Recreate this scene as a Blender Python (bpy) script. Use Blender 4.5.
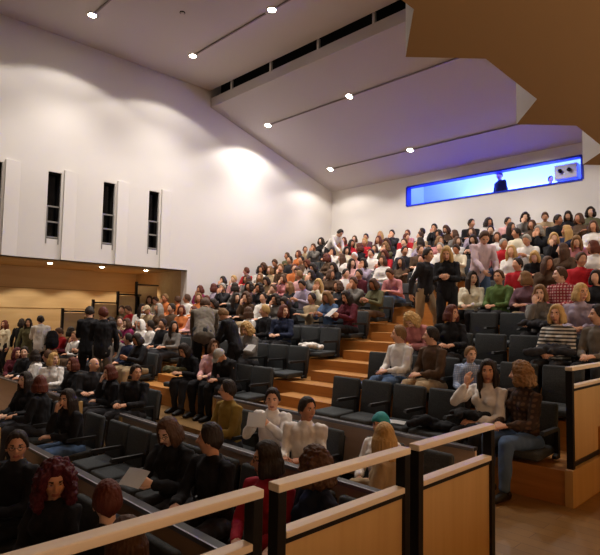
import bpy, bmesh, math, random
from mathutils import Vector as V, Matrix, noise
SC = bpy.context.scene
for o in list(bpy.data.objects): bpy.data.objects.remove(o)
R = math.radians
# ------------------------------------------------------------------ camera
YAW, PIT, ROL, FPX = R(45.3), R(3.94), R(1.05), 540.0
cd = bpy.data.cameras.new('camera'); cam = bpy.data.objects.new('camera', cd); SC.collection.objects.link(cam)
fw = V((-math.sin(YAW)*math.cos(PIT), math.cos(YAW)*math.cos(PIT), math.sin(PIT)))
rt = V((math.cos(YAW), math.sin(YAW), 0)); up = rt.cross(fw)
rt2 = rt*math.cos(ROL)+up*math.sin(ROL); up2 = -rt*math.sin(ROL)+up*math.cos(ROL)
m = Matrix((rt2, up2, -fw)).transposed().to_4x4(); m.translation = V((0, 0, 1.7)); cam.matrix_world = m
cd.sensor_fit = 'HORIZONTAL'; cd.sensor_width = 36; cd.lens = 36*FPX/600; cd.clip_start = .05; cd.clip_end = 100
SC.camera = cam
# ------------------------------------------------------------------ world, exposure
w = bpy.data.worlds.new('world'); SC.world = w; w.use_nodes = True
w.node_tree.nodes['Background'].inputs[0].default_value = (.9, .85, .8, 1)
w.node_tree.nodes['Background'].inputs[1].default_value = .02
SC.view_settings.view_transform = 'Standard'; SC.view_settings.look = 'None'
SC.view_settings.exposure = 0.8; SC.view_settings.gamma = 1; SC.view_settings.use_curve_mapping = False
try:
    SC.cycles.max_bounces = 7; SC.cycles.diffuse_bounces = 5; SC.cycles.use_denoising = True
    SC.cycles.sample_clamp_indirect = 4; SC.cycles.caustics_reflective = False; SC.cycles.caustics_refractive = False
except Exception: pass
CZ = 8.2                       # main ceiling height
def lowz(y): return 7.72-.296*(y-8.95)   # sloped rear ceiling
SPOT_W, SPOT_OFF = 620, 1.0
def spot(x, y, z, power, ang=128, blend=.12, col=(1, .915, .83), size=.05, tx=0, ty=0):
    l = bpy.data.lights.new('ceiling_spot_light', 'SPOT'); l.energy = power; l.spot_size = R(ang); l.spot_blend = blend
    l.color = col; l.shadow_soft_size = size
    o = bpy.data.objects.new('ceiling_spot_light', l); SC.collection.objects.link(o); o.location = (x, y, z)
    o.rotation_euler = (R(tx), R(ty), 0); return o
# lamps: (x, y, shown) in rows over the hall
MAIN = [(-11.43, 4.74), (-11.4, 7.32), (-8.4, 7.32), (-8.4, 4.74), (-5.4, 7.32), (-11.4, 2.2), (-5.4, 4.74)]
LOW = [(-11.9, 10.32), (-8.75, 10.32), (-5.6, 10.32), (-11.8, 13.0), (-8.7, 13.0), (-5.6, 13.0), (-2.6, 10.32), (-2.4, 13.0)]
MAIN_POWER = [135, 150, 130, 34, 115, 65, 40]
LOW_POWER = [115, 140, 110, 55, 50, 40, 60, 30]
for (x, y), p in zip(MAIN, MAIN_POWER):
    spot(x, y, CZ-.06, p*.62, size=.12); spot(x, y, CZ-.06, p*2.1, ang=100, blend=1)
for (x, y), p in zip(LOW, LOW_POWER):
    spot(x, y, lowz(y)-.1, p, ang=140, blend=.3); spot(x, y, lowz(y)-.1, p*1.2, ang=95, blend=.9)
# ------------------------------------------------------------------ materials
def lin(h):
    h = h.lstrip('#'); c = [int(h[i:i+2], 16)/255 for i in (0, 2, 4)]
    return tuple((x/12.92 if x <= .04045 else ((x+.055)/1.055)**2.4) for x in c)+(1,)
MATS = {}
def mat(key, hexc, rough=.8, metal=0, kind=None, hex2=None, scale=20, emit=0, spec=.3):
    if key in MATS: return MATS[key]
    M = bpy.data.materials.new(key); M.use_nodes = True; N = M.node_tree; b = N.nodes['Principled BSDF']
    b.inputs['Base Color'].default_value = lin(hexc); b.inputs['Roughness'].default_value = rough; b.inputs['Metallic'].default_value = metal
    b.inputs['Specular IOR Level'].default_value = spec
    if emit: b.inputs['Emission Color'].default_value = lin(hexc); b.inputs['Emission Strength'].default_value = emit
    if kind:
        tc = N.nodes.new('ShaderNodeTexCoord'); mp = N.nodes.new('ShaderNodeMapping'); N.links.new(tc.outputs['Object'], mp.inputs[0])
        ramp = N.nodes.new('ShaderNodeValToRGB'); ramp.color_ramp.elements[0].color = lin(hexc); ramp.color_ramp.elements[1].color = lin(hex2 or hexc)
        out = None
        if kind in ('wood', 'woody', 'woodz'):
            s = {'wood': (1, 14, 14), 'woody': (14, 1, 14), 'woodz': (14, 14, 1)}[kind]
            mp.inputs['Scale'].default_value = [a*scale/14 for a in s]
            n = N.nodes.new('ShaderNodeTexNoise'); n.inputs['Scale'].default_value = 1.6; n.inputs['Detail'].default_value = 6; n.inputs['Distortion'].default_value = .6
            N.links.new(mp.outputs[0], n.inputs[0]); out = n.outputs['Fac']; ramp.color_ramp.elements[0].position = .32; ramp.color_ramp.elements[1].position = .68
        elif kind == 'noise':
            n = N.nodes.new('ShaderNodeTexNoise'); n.inputs['Scale'].default_value = scale; n.inputs['Detail'].default_value = 4
            N.links.new(mp.outputs[0], n.inputs[0]); out = n.outputs['Fac']; ramp.color_ramp.elements[0].position = .35; ramp.color_ramp.elements[1].position = .65
        elif kind in ('stripe', 'plaid'):
            n = N.nodes.new('ShaderNodeTexWave'); n.bands_direction = 'Z'; n.inputs['Scale'].default_value = scale; N.links.new(mp.outputs[0], n.inputs[0]); out = n.outputs['Fac']
            ramp.color_ramp.elements[0].position = .4; ramp.color_ramp.elements[1].position = .6
            if kind == 'plaid':
                n2 = N.nodes.new('ShaderNodeTexWave'); n2.bands_direction = 'X'; n2.inputs['Scale'].default_value = scale; N.links.new(mp.outputs[0], n2.inputs[0])
                mm = N.nodes.new('ShaderNodeMath'); mm.operation = 'MULTIPLY'; N.links.new(n.outputs['Fac'], mm.inputs[0]); N.links.new(n2.outputs['Fac'], mm.inputs[1]); out = mm.outputs[0]
                ramp.color_ramp.elements[0].position = .2; ramp.color_ramp.elements[1].position = .5
        N.links.new(out, ramp.inputs[0]); N.links.new(ramp.outputs[0], b.inputs['Base Color'])
        if kind == 'noise':
            bp = N.nodes.new('ShaderNodeBump'); bp.inputs['Strength'].default_value = .25; bp.inputs['Distance'].default_value = .01
            N.links.new(out, bp.inputs['Height']); N.links.new(bp.outputs[0], b.inputs['Normal'])
    MATS[key] = M; return M
WHITE = mat('white_paint', '#e4e0dc', .85)
CEIL = mat('ceiling_paint', '#cfc6c0', .9)
CEILLOW = mat('rear_ceiling_paint', '#c9c2c2', .9)
WOODW = mat('wall_wood', '#bfa070', .55, kind='woody', hex2='#c9ac7e', scale=5)
TIER = mat('tier_wood', '#a9743c', .45, kind='wood', hex2='#bd8548', scale=10)
TIERY = mat('tier_side_wood', '#8a4f28', .4, kind='woody', hex2='#a0602f', scale=10)
PANEL = mat('panel_veneer', '#bf9d68', .5, kind='woodz', hex2='#caa974', scale=6)
RAIL = mat('pale_rail_wood', '#dfcbae', .4, kind='woody', hex2='#e8d8c0', scale=12)
LEDGEP = mat('desk_panel', '#c2ab98', .6, kind='wood', hex2='#ccb7a6', scale=8)
BLACKM = mat('black_metal', '#1c1a19', .45, metal=.3)
LEDGET = mat('desk_top', '#26242a', .4)
EDGE = mat('desk_edge', '#8b8a92', .35, metal=.6)
BROWN = mat('gallery_soffit_brown', '#8c6840', .8)
SEATF = mat('seat_fabric', '#45484a', .9, kind='noise', hex2='#3a3d3f', scale=60)
SEATB = mat('seat_plastic', '#1d1d1f', .5)
DARKG = mat('dark_glass', '#0b0b0d', .15, spec=.6)
GREYM = mat('grey_metal', '#8f8d8a', .5, metal=.5)
VOID = mat('dark_slot', '#17120f', .9)
LENS = mat('lamp_lens', '#fff4e0', .5, emit=30)
PAPER = mat('paper', '#e9e7e4', .7)
def floor_mat():
    M = bpy.data.materials.new('parquet_floor'); M.use_nodes = True; N = M.node_tree; b = N.nodes['Principled BSDF']
    tc = N.nodes.new('ShaderNodeTexCoord'); br = N.nodes.new('ShaderNodeTexBrick'); N.links.new(tc.outputs['Object'], br.inputs[0])
    br.inputs['Scale'].default_value = 1; br.inputs['Brick Width'].default_value = .9; br.inputs['Row Height'].default_value = .14; br.inputs['Mortar Size'].default_value = .003
    br.inputs['Color1'].default_value = lin('#8a683c'); br.inputs['Color2'].default_value = lin('#9a7644'); br.inputs['Mortar'].default_value = lin('#6e4c28')
    n = N.nodes.new('ShaderNodeTexNoise'); n.inputs['Scale'].default_value = 3; n.inputs['Detail'].default_value = 6; N.links.new(tc.outputs['Object'], n.inputs[0])
    mx = N.nodes.new('ShaderNodeMixRGB'); mx.blend_type = 'MULTIPLY'; mx.inputs[0].default_value = .45
    N.links.new(br.outputs[0], mx.inputs[1]); N.links.new(n.outputs['Fac'], mx.inputs[2]); N.links.new(mx.outputs[0], b.inputs['Base Color'])
    b.inputs['Roughness'].default_value = .38; return M
FLOORM = floor_mat()
# ------------------------------------------------------------------ object helpers
COL = SC.collection
def link(name, me, parent=None):
    o = bpy.data.objects.new(name, me); COL.objects.link(o)
    if parent is not None: o.parent = parent
    return o
def tag(o, label=None, cat=None, group=None, kind=None):
    if label: o['label'] = label
    if cat: o['category'] = cat
    if group: o['group'] = group
    if kind: o['kind'] = kind
    return o
def empty(name, loc, rz=0):
    o = bpy.data.objects.new(name, None); COL.objects.link(o); o.location = loc; o.rotation_euler = (0, 0, rz); o.empty_display_size = .1; return o
def bx(bm, x0, x1, y0, y1, z0, z1, bev=0, mi=0):
    r = bmesh.ops.create_cube(bm, size=1); vs = r['verts']
    for v in vs: v.co = V(((x0+x1)/2+v.co.x*(x1-x0), (y0+y1)/2+v.co.y*(y1-y0), (z0+z1)/2+v.co.z*(z1-z0)))
    fs = {f for v in vs for f in v.link_faces}
    for f in fs: f.material_index = mi
    if bev:
        es = list({e for v in vs for e in v.link_edges}); bmesh.ops.bevel(bm, geom=es, offset=bev, segments=2, affect='EDGES', profile=.6)
def finish(name, bm, mats, parent=None, smooth=False):
    bmesh.ops.recalc_face_normals(bm, faces=bm.faces)
    me = bpy.data.meshes.new(name); bm.to_mesh(me); bm.free()
    for q in (mats if isinstance(mats, (list, tuple)) else [mats]): me.materials.append(q)
    if smooth: me.polygons.foreach_set('use_smooth', [True]*len(me.polygons))
    return link(name, me, parent)
def boxobj(name, dims, mt, parent=None, bev=0):
    bm = bmesh.new()
    for d in (dims if isinstance(dims[0], (list, tuple)) else [dims]): bx(bm, *d, bev=bev)
    return finish(name, bm, mt, parent)
def struct(name, dims, mt, parent=None):
    o = boxobj(name, dims, mt, parent)
    if parent is None: o['kind'] = 'structure'
    return o
def prism(bm, pts, z0, z1, mi_side=0, mi_bot=0, mi_top=0):
    lo = [bm.verts.new((x, y, z0)) for x, y in pts]; hi = [bm.verts.new((x, y, z1)) for x, y in pts]; n = len(pts)
    f = bm.faces.new(lo[::-1]); f.material_index = mi_bot
    f = bm.faces.new(hi); f.material_index = mi_top
    for i in range(n):
        f = bm.faces.new((lo[i], lo[(i+1) % n], hi[(i+1) % n], hi[i])); f.material_index = mi_side
def tube(bm, pts, rad, seg=10, ref=None, cap=True, mi=0):
    """closed loft of elliptic rings; rad = [(ra, rb)] , ra along ref"""
    pts = [V(p) for p in pts]; n = len(pts); rad = [(r, r) if not isinstance(r, (tuple, list)) else r for r in rad]
    P = list(pts); Q = list(rad)
    if cap:
        t0 = (pts[0]-pts[1]).normalized(); t1 = (pts[-1]-pts[-2]).normalized(); a = min(rad[0])*.6; b = min(rad[-1])*.6
        P = [pts[0]+t0*a]+[pts[0]+t0*a*.6]+P+[pts[-1]+t1*b*.6]+[pts[-1]+t1*b]
        Q = [tuple(r*.35 for r in rad[0]), tuple(r*.8 for r in rad[0])]+Q+[tuple(r*.8 for r in rad[-1]), tuple(r*.35 for r in rad[-1])]
    rings = []
    for i, p in enumerate(P):
        t = (P[min(i+1, len(P)-1)]-P[max(i-1, 0)]).normalized()
        rf = V(ref) if ref is not None else (V((1, 0, 0)) if abs(t.x) < .8 else V((0, 0, 1)))
        a = rf-t*rf.dot(t)
        if a.length < 1e-4: a = t.orthogonal()
        a.normalize(); b = t.cross(a)
        ra, rb = Q[i]
        rings.append([bm.verts.new(p+a*ra*math.cos(2*math.pi*k/seg)+b*rb*math.sin(2*math.pi*k/seg)) for k in range(seg)])
    fs = []
    for i in range(len(rings)-1):
        for k in range(seg):
            fs.append(bm.faces.new((rings[i][k], rings[i][(k+1) % seg], rings[i+1][(k+1) % seg], rings[i+1][k])))
    fs.append(bm.faces.new(rings[0][::-1])); fs.append(bm.faces.new(rings[-1]))
    for f in fs: f.material_index = mi; f.smooth = True
def ball(bm, c, r, sub=2, mi=0, sc=(1, 1, 1)):
    q = bmesh.ops.create_icosphere(bm, subdivisions=sub, radius=r); c = V(c)
    for v in q['verts']: v.co = V((v.co.x*sc[0], v.co.y*sc[1], v.co.z*sc[2]))+c
    for f in {f for v in q['verts'] for f in v.link_faces}: f.material_index = mi; f.smooth = True
TMPC = None
def remesh(bm, voxel, smooth=4, disp=None):
    bmesh.ops.recalc_face_normals(bm, faces=bm.faces)
    me = bpy.data.meshes.new('tmp'); bm.to_mesh(me); bm.free()
    o = bpy.data.objects.new('tmp', me); COL.objects.link(o)
    md = o.modifiers.new('r', 'REMESH'); md.mode = 'VOXEL'; md.voxel_size = voxel; md.adaptivity = 0; md.use_smooth_shade = True
    if smooth: ms = o.modifiers.new('s', 'SMOOTH'); ms.factor = .5; ms.iterations = smooth
    dg = bpy.context.evaluated_depsgraph_get(); dg.update()
    out = bpy.data.meshes.new_from_object(o.evaluated_get(dg)); bpy.data.objects.remove(o); bpy.data.meshes.remove(me)
    if disp:
        nr = [v.normal.copy() for v in out.vertices]
        for v, nn in zip(out.vertices, nr): v.co += nn*disp(v.co)
    out.polygons.foreach_set('use_smooth', [True]*len(out.polygons)); out.update(); return out
# ------------------------------------------------------------------ people (built first: their meshes are shared)
def skull(d):
    """radius of the bare head along unit direction d (face towards -Y)"""
    x, y, z = d
    rx, ry, rz = .075, .093, .118
    r = 1/math.sqrt((x/rx)**2+(y/ry)**2+(z/rz)**2)
    if z < 0:
        t = min(1, -z*1.15); r *= 1-.13*t*t*abs(x)*1.6
        if y > 0: r *= 1-.22*t*y          # nape
    return r
def face_disp(p):
    x, y, z = p; g = lambda a, b, sx, sz: math.exp(-((x-a)/sx)**2-((z-b)/sz)**2)
    if y > -.02: return 0
    d = .024*g(0, -.018, .011, .014)+.014*g(0, .002, .009, .02)
    d -= .011*(g(.031, .012, .017, .012)+g(-.031, .012, .017, .012))
    d += .006*(g(.03, .034, .024, .009)+g(-.03, .034, .024, .009))
    d += .007*g(0, -.056, .02, .006)+.006*g(0, -.067, .016, .005)-.005*g(0, -.0615, .02, .002)
    d += .010*g(0, -.093, .022, .014)+.004*(g(.042, -.02, .02, .02)+g(-.042, -.02, .02, .02))
    return d
def head_into(bm, M, hi=True, glasses=False):
    nu, nv = (44, 36) if hi else (18, 14)
    rows = []
    for j in range(nv+1):
        el = math.pi*(j/nv-.5); row = []
        for i in range(nu):
            # finer steps near the face front
            a = 2*math.pi*i/nu; a = a-.35*math.sin(a) if hi else a
            d = V((math.sin(a)*math.cos(el), -math.cos(a)*math.cos(el), math.sin(el)))
            p = d*skull(d); p += d*face_disp(p); row.append(p)
        rows.append(row)
    vs = [[bm.verts.new(M@p) for p in r] for r in rows[1:-1]]; b0 = bm.verts.new(M@rows[0][0]); t0 = bm.verts.new(M@rows[-1][0])
    def mi(c):
        if not hi or c.y > -.05: return 0
        if abs(c.x) < .024 and -.0735 < c.z < -.05: return 1
        if .013 < abs(c.x) < .046 and .028 < c.z < .038: return 3
        if abs(abs(c.x)-.031) < .008 and abs(c.z-.011) < .0055: return 3
        if abs(abs(c.x)-.031) < .017 and abs(c.z-.011) < .006: return 2
        return 0
    cr = rows[1:-1]
    for j in range(len(vs)-1):
        for i in range(nu):
            k = (i+1) % nu
            f = bm.faces.new((vs[j][i], vs[j][k], vs[j+1][k], vs[j+1][i])); f.smooth = True
            f.material_index = mi((cr[j][i]+cr[j][k]+cr[j+1][k]+cr[j+1][i])/4)
    for i in range(nu):
        k = (i+1) % nu
        bm.faces.new((b0, vs[0][k], vs[0][i])).smooth = True; bm.faces.new((t0, vs[-1][i], vs[-1][k])).smooth = True
    for s in (-1, 1):
        q = bmesh.ops.create_icosphere(bm, subdivisions=2 if hi else 1, radius=1)
        for v in q['verts']:
            c = v.co; v.co = M@V((s*(.077+c.x*.009+.006*abs(c.y)), .008+c.y*.019, -.008+c.z*.031))
        for f in {f for v in q['verts'] for f in v.link_faces}: f.smooth = True
def hand_into(bm, w, d, n, s, curl=.5, hi=True):
    """w wrist, d along the hand, n back of the hand normal, s side the thumb leaves on"""
    seg = 8 if hi else 5
    tube(bm, [w-d*.03, w+d*.02, w+d*.06, w+d*.088], [(.026, .019), (.031, .016), (.041, .015), (.037, .012)], seg+2, ref=s)
    L = (.07, .078, .072, .056)
    for k in range(4):
        off = (1.5-k)*.0185; b = w+d*(.082-.006*abs(k-1.2))+s*off; a = curl*.5; p = [b]; dd = d
        for q, f in enumerate((.42, .33, .25)):
            dd = (dd*math.cos(a)-n*math.sin(a)).normalized(); a = curl*.9
            nn = (n+dd*-n.dot(dd)).normalized(); n_ = n
            p.append(p[-1]+dd*L[k]*f)
            # turn on about the same axis
            ax = s; dd = dd.copy()
        tube(bm, [b-d*.015]+p, [.0088, .0085, .008, .0075, .0062], 6 if hi else 4, ref=s)
    b = w+d*.025+s*.028; t1 = (d*.72+s*.6-n*.3).normalized(); t2 = (d*.9+s*.15-n*.35).normalized()
    tube(bm, [b-t1*.02, b+t1*.035, b+t1*.035+t2*.033], [.0125, .0105, .0078], 6 if hi else 4, ref=n)
def ik(a, t, l1, l2, pole):
    d = t-a; L = d.length
    if L > (l1+l2)*.985: t = a+d.normalized()*(l1+l2)*.985; d = t-a; L = d.length
    c = (l1*l1+L*L-l2*l2)/(2*l1*L); c = max(-1, min(1, c)); u = d.normalized(); p = (pole-u*pole.dot(u)).normalized()
    return a+u*l1*c+p*l1*math.sqrt(1-c*c), t
POSES = {
 'lap': dict(lean=.02, L=(.07, -.33, .665), Rr=(-.06, -.35, .665)),
 'lapl': dict(lean=.06, twist=.15, hy=.7, hp=-.05, L=(.1, -.3, .665), Rr=(-.02, -.36, .665)),
 'lapr': dict(lean=.04, twist=-.15, hy=-.75, L=(.04, -.35, .665), Rr=(-.1, -.3, .665)),
 'knees': dict(lean=.5, hp=-.35, L=(.1, -.46, .68), Rr=(-.1, -.44, .68)),
 'chin': dict(lean=.16, hp=-.08, hy=.15, L=(-.03, -.3, .69), Rr=(-.035, -.245, .99)),
 'face': dict(lean=.22, hp=-.1, L=(.035, -.30, .99), Rr=(-.035, -.31, .985)),
 'cross': dict(lean=-.04, hy=-.25, L=(-.13, -.23, .80), Rr=(.13, -.25, .82)),
 'read': dict(lean=.1, hp=-.4, L=(.1, -.40, .77), Rr=(-.1, -.40, .77)),
 'readup': dict(lean=.02, hp=-.1, hy=.3, L=(.09, -.36, .93), Rr=(-.09, -.36, .93)),
 'talkl': dict(lean=.1, twist=.25, hy=1.0, L=(.16, -.34, .70), Rr=(-.02, -.38, .70)),
 'talkr': dict(lean=.08, twist=-.25, hy=-1.0, L=(.05, -.36, .70), Rr=(-.14, -.34, .70)),
 'wave': dict(lean=.05, hy=.5, L=(.04, -.32, .67), Rr=(-.12, -.24, 1.0)),
 'down': dict(lean=.42, hp=-.8, L=(.06, -.42, .66), Rr=(-.06, -.42, .66)),
 'stand': dict(st=1, lean=.03, hy=.2, L=(.27, -.06, .80), Rr=(-.27, -.1, .82)),
 'standtalk': dict(st=1, lean=.05, hy=.5, hp=-.15, L=(.12, -.32, 1.08), Rr=(-.24, -.12, .84)),
 'standphone': dict(st=1, lean=.06, hp=-.45, L=(.05, -.32, 1.12), Rr=(-.05, -.34, 1.12)),
 'bend': dict(st=1, lean=.8, hp=-.5, L=(.16, -.62, .62), Rr=(-.12, -.66, .66)),
 'bendlow': dict(st=1, lean=1.25, hp=-.4, L=(.16, -.66, .45), Rr=(-.12, -.7, .5)),
 'reach': dict(st=1, lean=.35, hp=-.6, hy=-.2, L=(.12, -.42, .86), Rr=(-.12, -.45, .9)),
 'walk': dict(st=1, lean=.1, hy=.1, L=(.24, -.2, .9), Rr=(-.25, .12, .86), walk=1),
}
PC = {}
def clothwob(amp, fr, seed):
    return lambda c: amp*(noise.noise(V((c.x*fr, c.y*fr, c.z*fr*.55+seed)))+.5*noise.noise(V((c.x*fr*2.3, c.y*fr*2.3, c.z*fr*1.3+seed))))
def person_meshes(pose, hi, build=0):
    """build 0 slimmer, 1 broader. Returns meshes and the head frame, person facing -Y, floor at z 0"""
    key = (pose, hi, build)
    if key in PC: return PC[key]
    p = POSES[pose]; st = p.get('st'); W = 1.0 if build else .91
    lean, tw = p.get('lean', 0), p.get('twist', 0)
    Pv = V((0, 0, .51)) if not st else V((0, 0, .93))
    Rm = Matrix.Rotation(tw, 3, 'Z')@Matrix.Rotation(lean, 3, 'X')
    u = Rm@V((0, 0, 1)); l = Rm@V((1, 0, 0)); f = Rm@V((0, -1, 0))
    def sp(h, k=0): return Pv+u*h+f*k
    nb = sp(.485, .0); HR = Matrix.Rotation(tw+p.get('hy', 0), 3, 'Z')@Matrix.Rotation(lean*.35-p.get('hp', 0), 3, 'X')
    hc = nb+u*.035+(HR@V((0, 0, 1)))*.105+(HR@V((0, -1, 0)))*.02
    HM = Matrix.Translation(hc)@HR.to_4x4()
    SH = {s: sp(.435, 0)+l*s*.172*W for s in (1, -1)}
    tg = {1: V(p['L']), -1: V(p['Rr'])}; EL = {}; WR = {}
    for s in (1, -1): EL[s], WR[s] = ik(SH[s], tg[s], .285, .25, V((s*.55, .5, -.75)))
    # legs
    HJ = {s: Pv+V((s*.09, 0, -.02)) for s in (1, -1)}; KN = {}; AN = {}
    for s in (1, -1):
        if st:
            wy = (-.22 if s > 0 else .2) if p.get('walk') else 0
            back = math.sin(lean)*.12 if lean > .5 else 0
            AN[s] = V((s*.11, wy+back*.3, .085)); KN[s], AN[s] = ik(HJ[s], AN[s], .43, .42, V((0, -1, 0)))
        else:
            KN[s] = V((s*.115, -.44, .53)); AN[s] = V((s*.12, -.43-.04*s, .085))
    def torso(bm, e):
        if st or True:
            tube(bm, [sp(-.09), sp(0), sp(.12), sp(.24), sp(.35), sp(.43), sp(.475)],
                 [(x*W+e, y+e) for x, y in ((.135, .10), (.158, .115), (.142, .105), (.148, .11), (.162, .115), (.145, .10), (.075, .07))], 20 if hi else 12, ref=l)
        if not build:
            for s in (1, -1): ball(bm, sp(.33, .085)+l*s*.065, .055+e, 2)
    def arms(bm, e, cuff=0.0, seg=12):
        for s in (1, -1):
            wr = WR[s]; fd = (wr-EL[s]).normalized()
            tube(bm, [SH[s]-l*s*.05, SH[s], SH[s]+(EL[s]-SH[s])*.35, EL[s]], [.052*W+e, .056*W+e, .046+e, .040+e], seg, ref=f)
            tube(bm, [EL[s], EL[s]+(wr-EL[s])*.35, wr-fd*cuff], [.041+e, .040+e, .028+e], seg, ref=f)
    def legs(bm, e, end=0.0, seg=12):
        for s in (1, -1):
            k, a = KN[s], AN[s]; d = (a-k).normalized()
            tube(bm, [HJ[s]+(HJ[s]-k).normalized()*.04, HJ[s]+(k-HJ[s])*.3, k], [.082+e, .078+e, .058+e], seg)
            tube(bm, [k, k+(a-k)*.3, a-d*end], [.056+e, .058+e, .038+e], seg)
    # body
    bm = bmesh.new(); torso(bm, -.012); arms(bm, -.006); legs(bm, -.006)
    tube(bm, [sp(.42), nb, hc-(HR@V((0, 0, 1)))*.05+(HR@V((0, 1, 0)))*.015], [.06, .052, .05], 14)
    me = remesh(bm, .016 if hi else .028, 3)
    bm = bmesh.new(); bm.from_mesh(me); bpy.data.meshes.remove(me)
    for fc in bm.faces: fc.material_index = 0; fc.smooth = True
    head_into(bm, HM, hi)
    for s in (1, -1):
        fd = (WR[s]-EL[s]).normalized(); z = V((0, 0, 1))
        if pose in ('face', 'chin', 'wave') and WR[s].z > .9: d = V((0, .25, 1)).normalized(); n = V((0, -1, .2))
        elif pose in ('read', 'readup', 'standphone'): d = (fd+V((-s*.5, 0, .2))).normalized(); n = V((s*.7, -.5, 0))
        else: d = (fd*.8+V((-s*.25, -.2, -.1))).normalized(); n = V((s*.35, -.1, .9)) if not (st and WR[s].z < .95) else V((s, 0, 0))
        n = (n-d*n.dot(d)).normalized(); sd = d.cross(n)
        inner = l*-s if abs(sd.dot(l)) > .3 else f
        if sd.dot(inner) < 0: sd = -sd
        hand_into(bm, WR[s], d, n, sd, .75 if 'read' in pose or 'phone' in pose else .45, hi)
    body = bpy.data.meshes.new('body'); bm.to_mesh(body); bm.free()
    # top garment
    bm = bmesh.new(); torso(bm, .014); arms(bm, .011, .012)
    tube(bm, [sp(-.13 if st else -.08), sp(.02)], [(.165*W, .125), (.17*W, .13)], 20 if hi else 12, ref=l)
    tube(bm, [sp(.44), sp(.485)], [(.085, .075), (.062, .062)], 14, ref=l)
    top = remesh(bm, .013 if hi else .026, 3 if hi else 2, clothwob(.017 if hi else .012, 11, len(pose)))
    for pl in top.polygons:   # open neckline shows the shirt below
        c = pl.center-sp(0); hh = c.dot(u); ff = c.dot(f); xx = abs(c.dot(l))
        pl.material_index = 1 if (ff > .03 and hh > .30 and xx < (hh-.28)*.28) else 0
    # trousers
    bm = bmesh.new()
    tube(bm, [sp(-.10 if st else -.08), sp(.04)], [(.155*W, .125), (.155*W, .12)], 16, ref=l); legs(bm, .012, .02)
    tr = remesh(bm, .015 if hi else .028, 3 if hi else 2, clothwob(.014, 10, 3.1))
    # shoes, left and right
    shoes = []
    for s in (1, -1):
        a = AN[s]; bm = bmesh.new(); z0 = a.z-.085
        tube(bm, [V((a.x, a.y+.055, z0+.045)), V((a.x, a.y+.02, z0+.055)), V((a.x+s*.005, a.y-.07, z0+.045)), V((a.x+s*.012, a.y-.15, z0+.034)), V((a.x+s*.012, a.y-.19, z0+.028))],
             [(.034, .042), (.038, .05), (.043, .042), (.045, .031), (.034, .024)], 12, ref=(1, 0, 0))
        tube(bm, [a+V((0, .01, .05)), a+V((0, .01, -.03))], [.04, .042], 12)
        sm = bpy.data.meshes.new('shoe'); bmesh.ops.recalc_face_normals(bm, faces=bm.faces); bm.to_mesh(sm); bm.free(); shoes.append(sm)
    body.materials.append(None)
    for h in ('#a05e52', '#c9bdb2', '#4a352a'): body.materials.append(mat('face'+h, h, .6))
    top.materials.clear(); top.materials.append(None); top.materials.append(None)
    tr.materials.clear(); tr.materials.append(None)
    for sm in shoes: sm.materials.append(None)
    PC[key] = (body, top, tr, shoes, HM, WR, EL); return PC[key]
HC = {}
def sstep(a, b, x):
    t = max(0, min(1, (x-a)/(b-a))); return t*t*(3-2*t)
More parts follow.
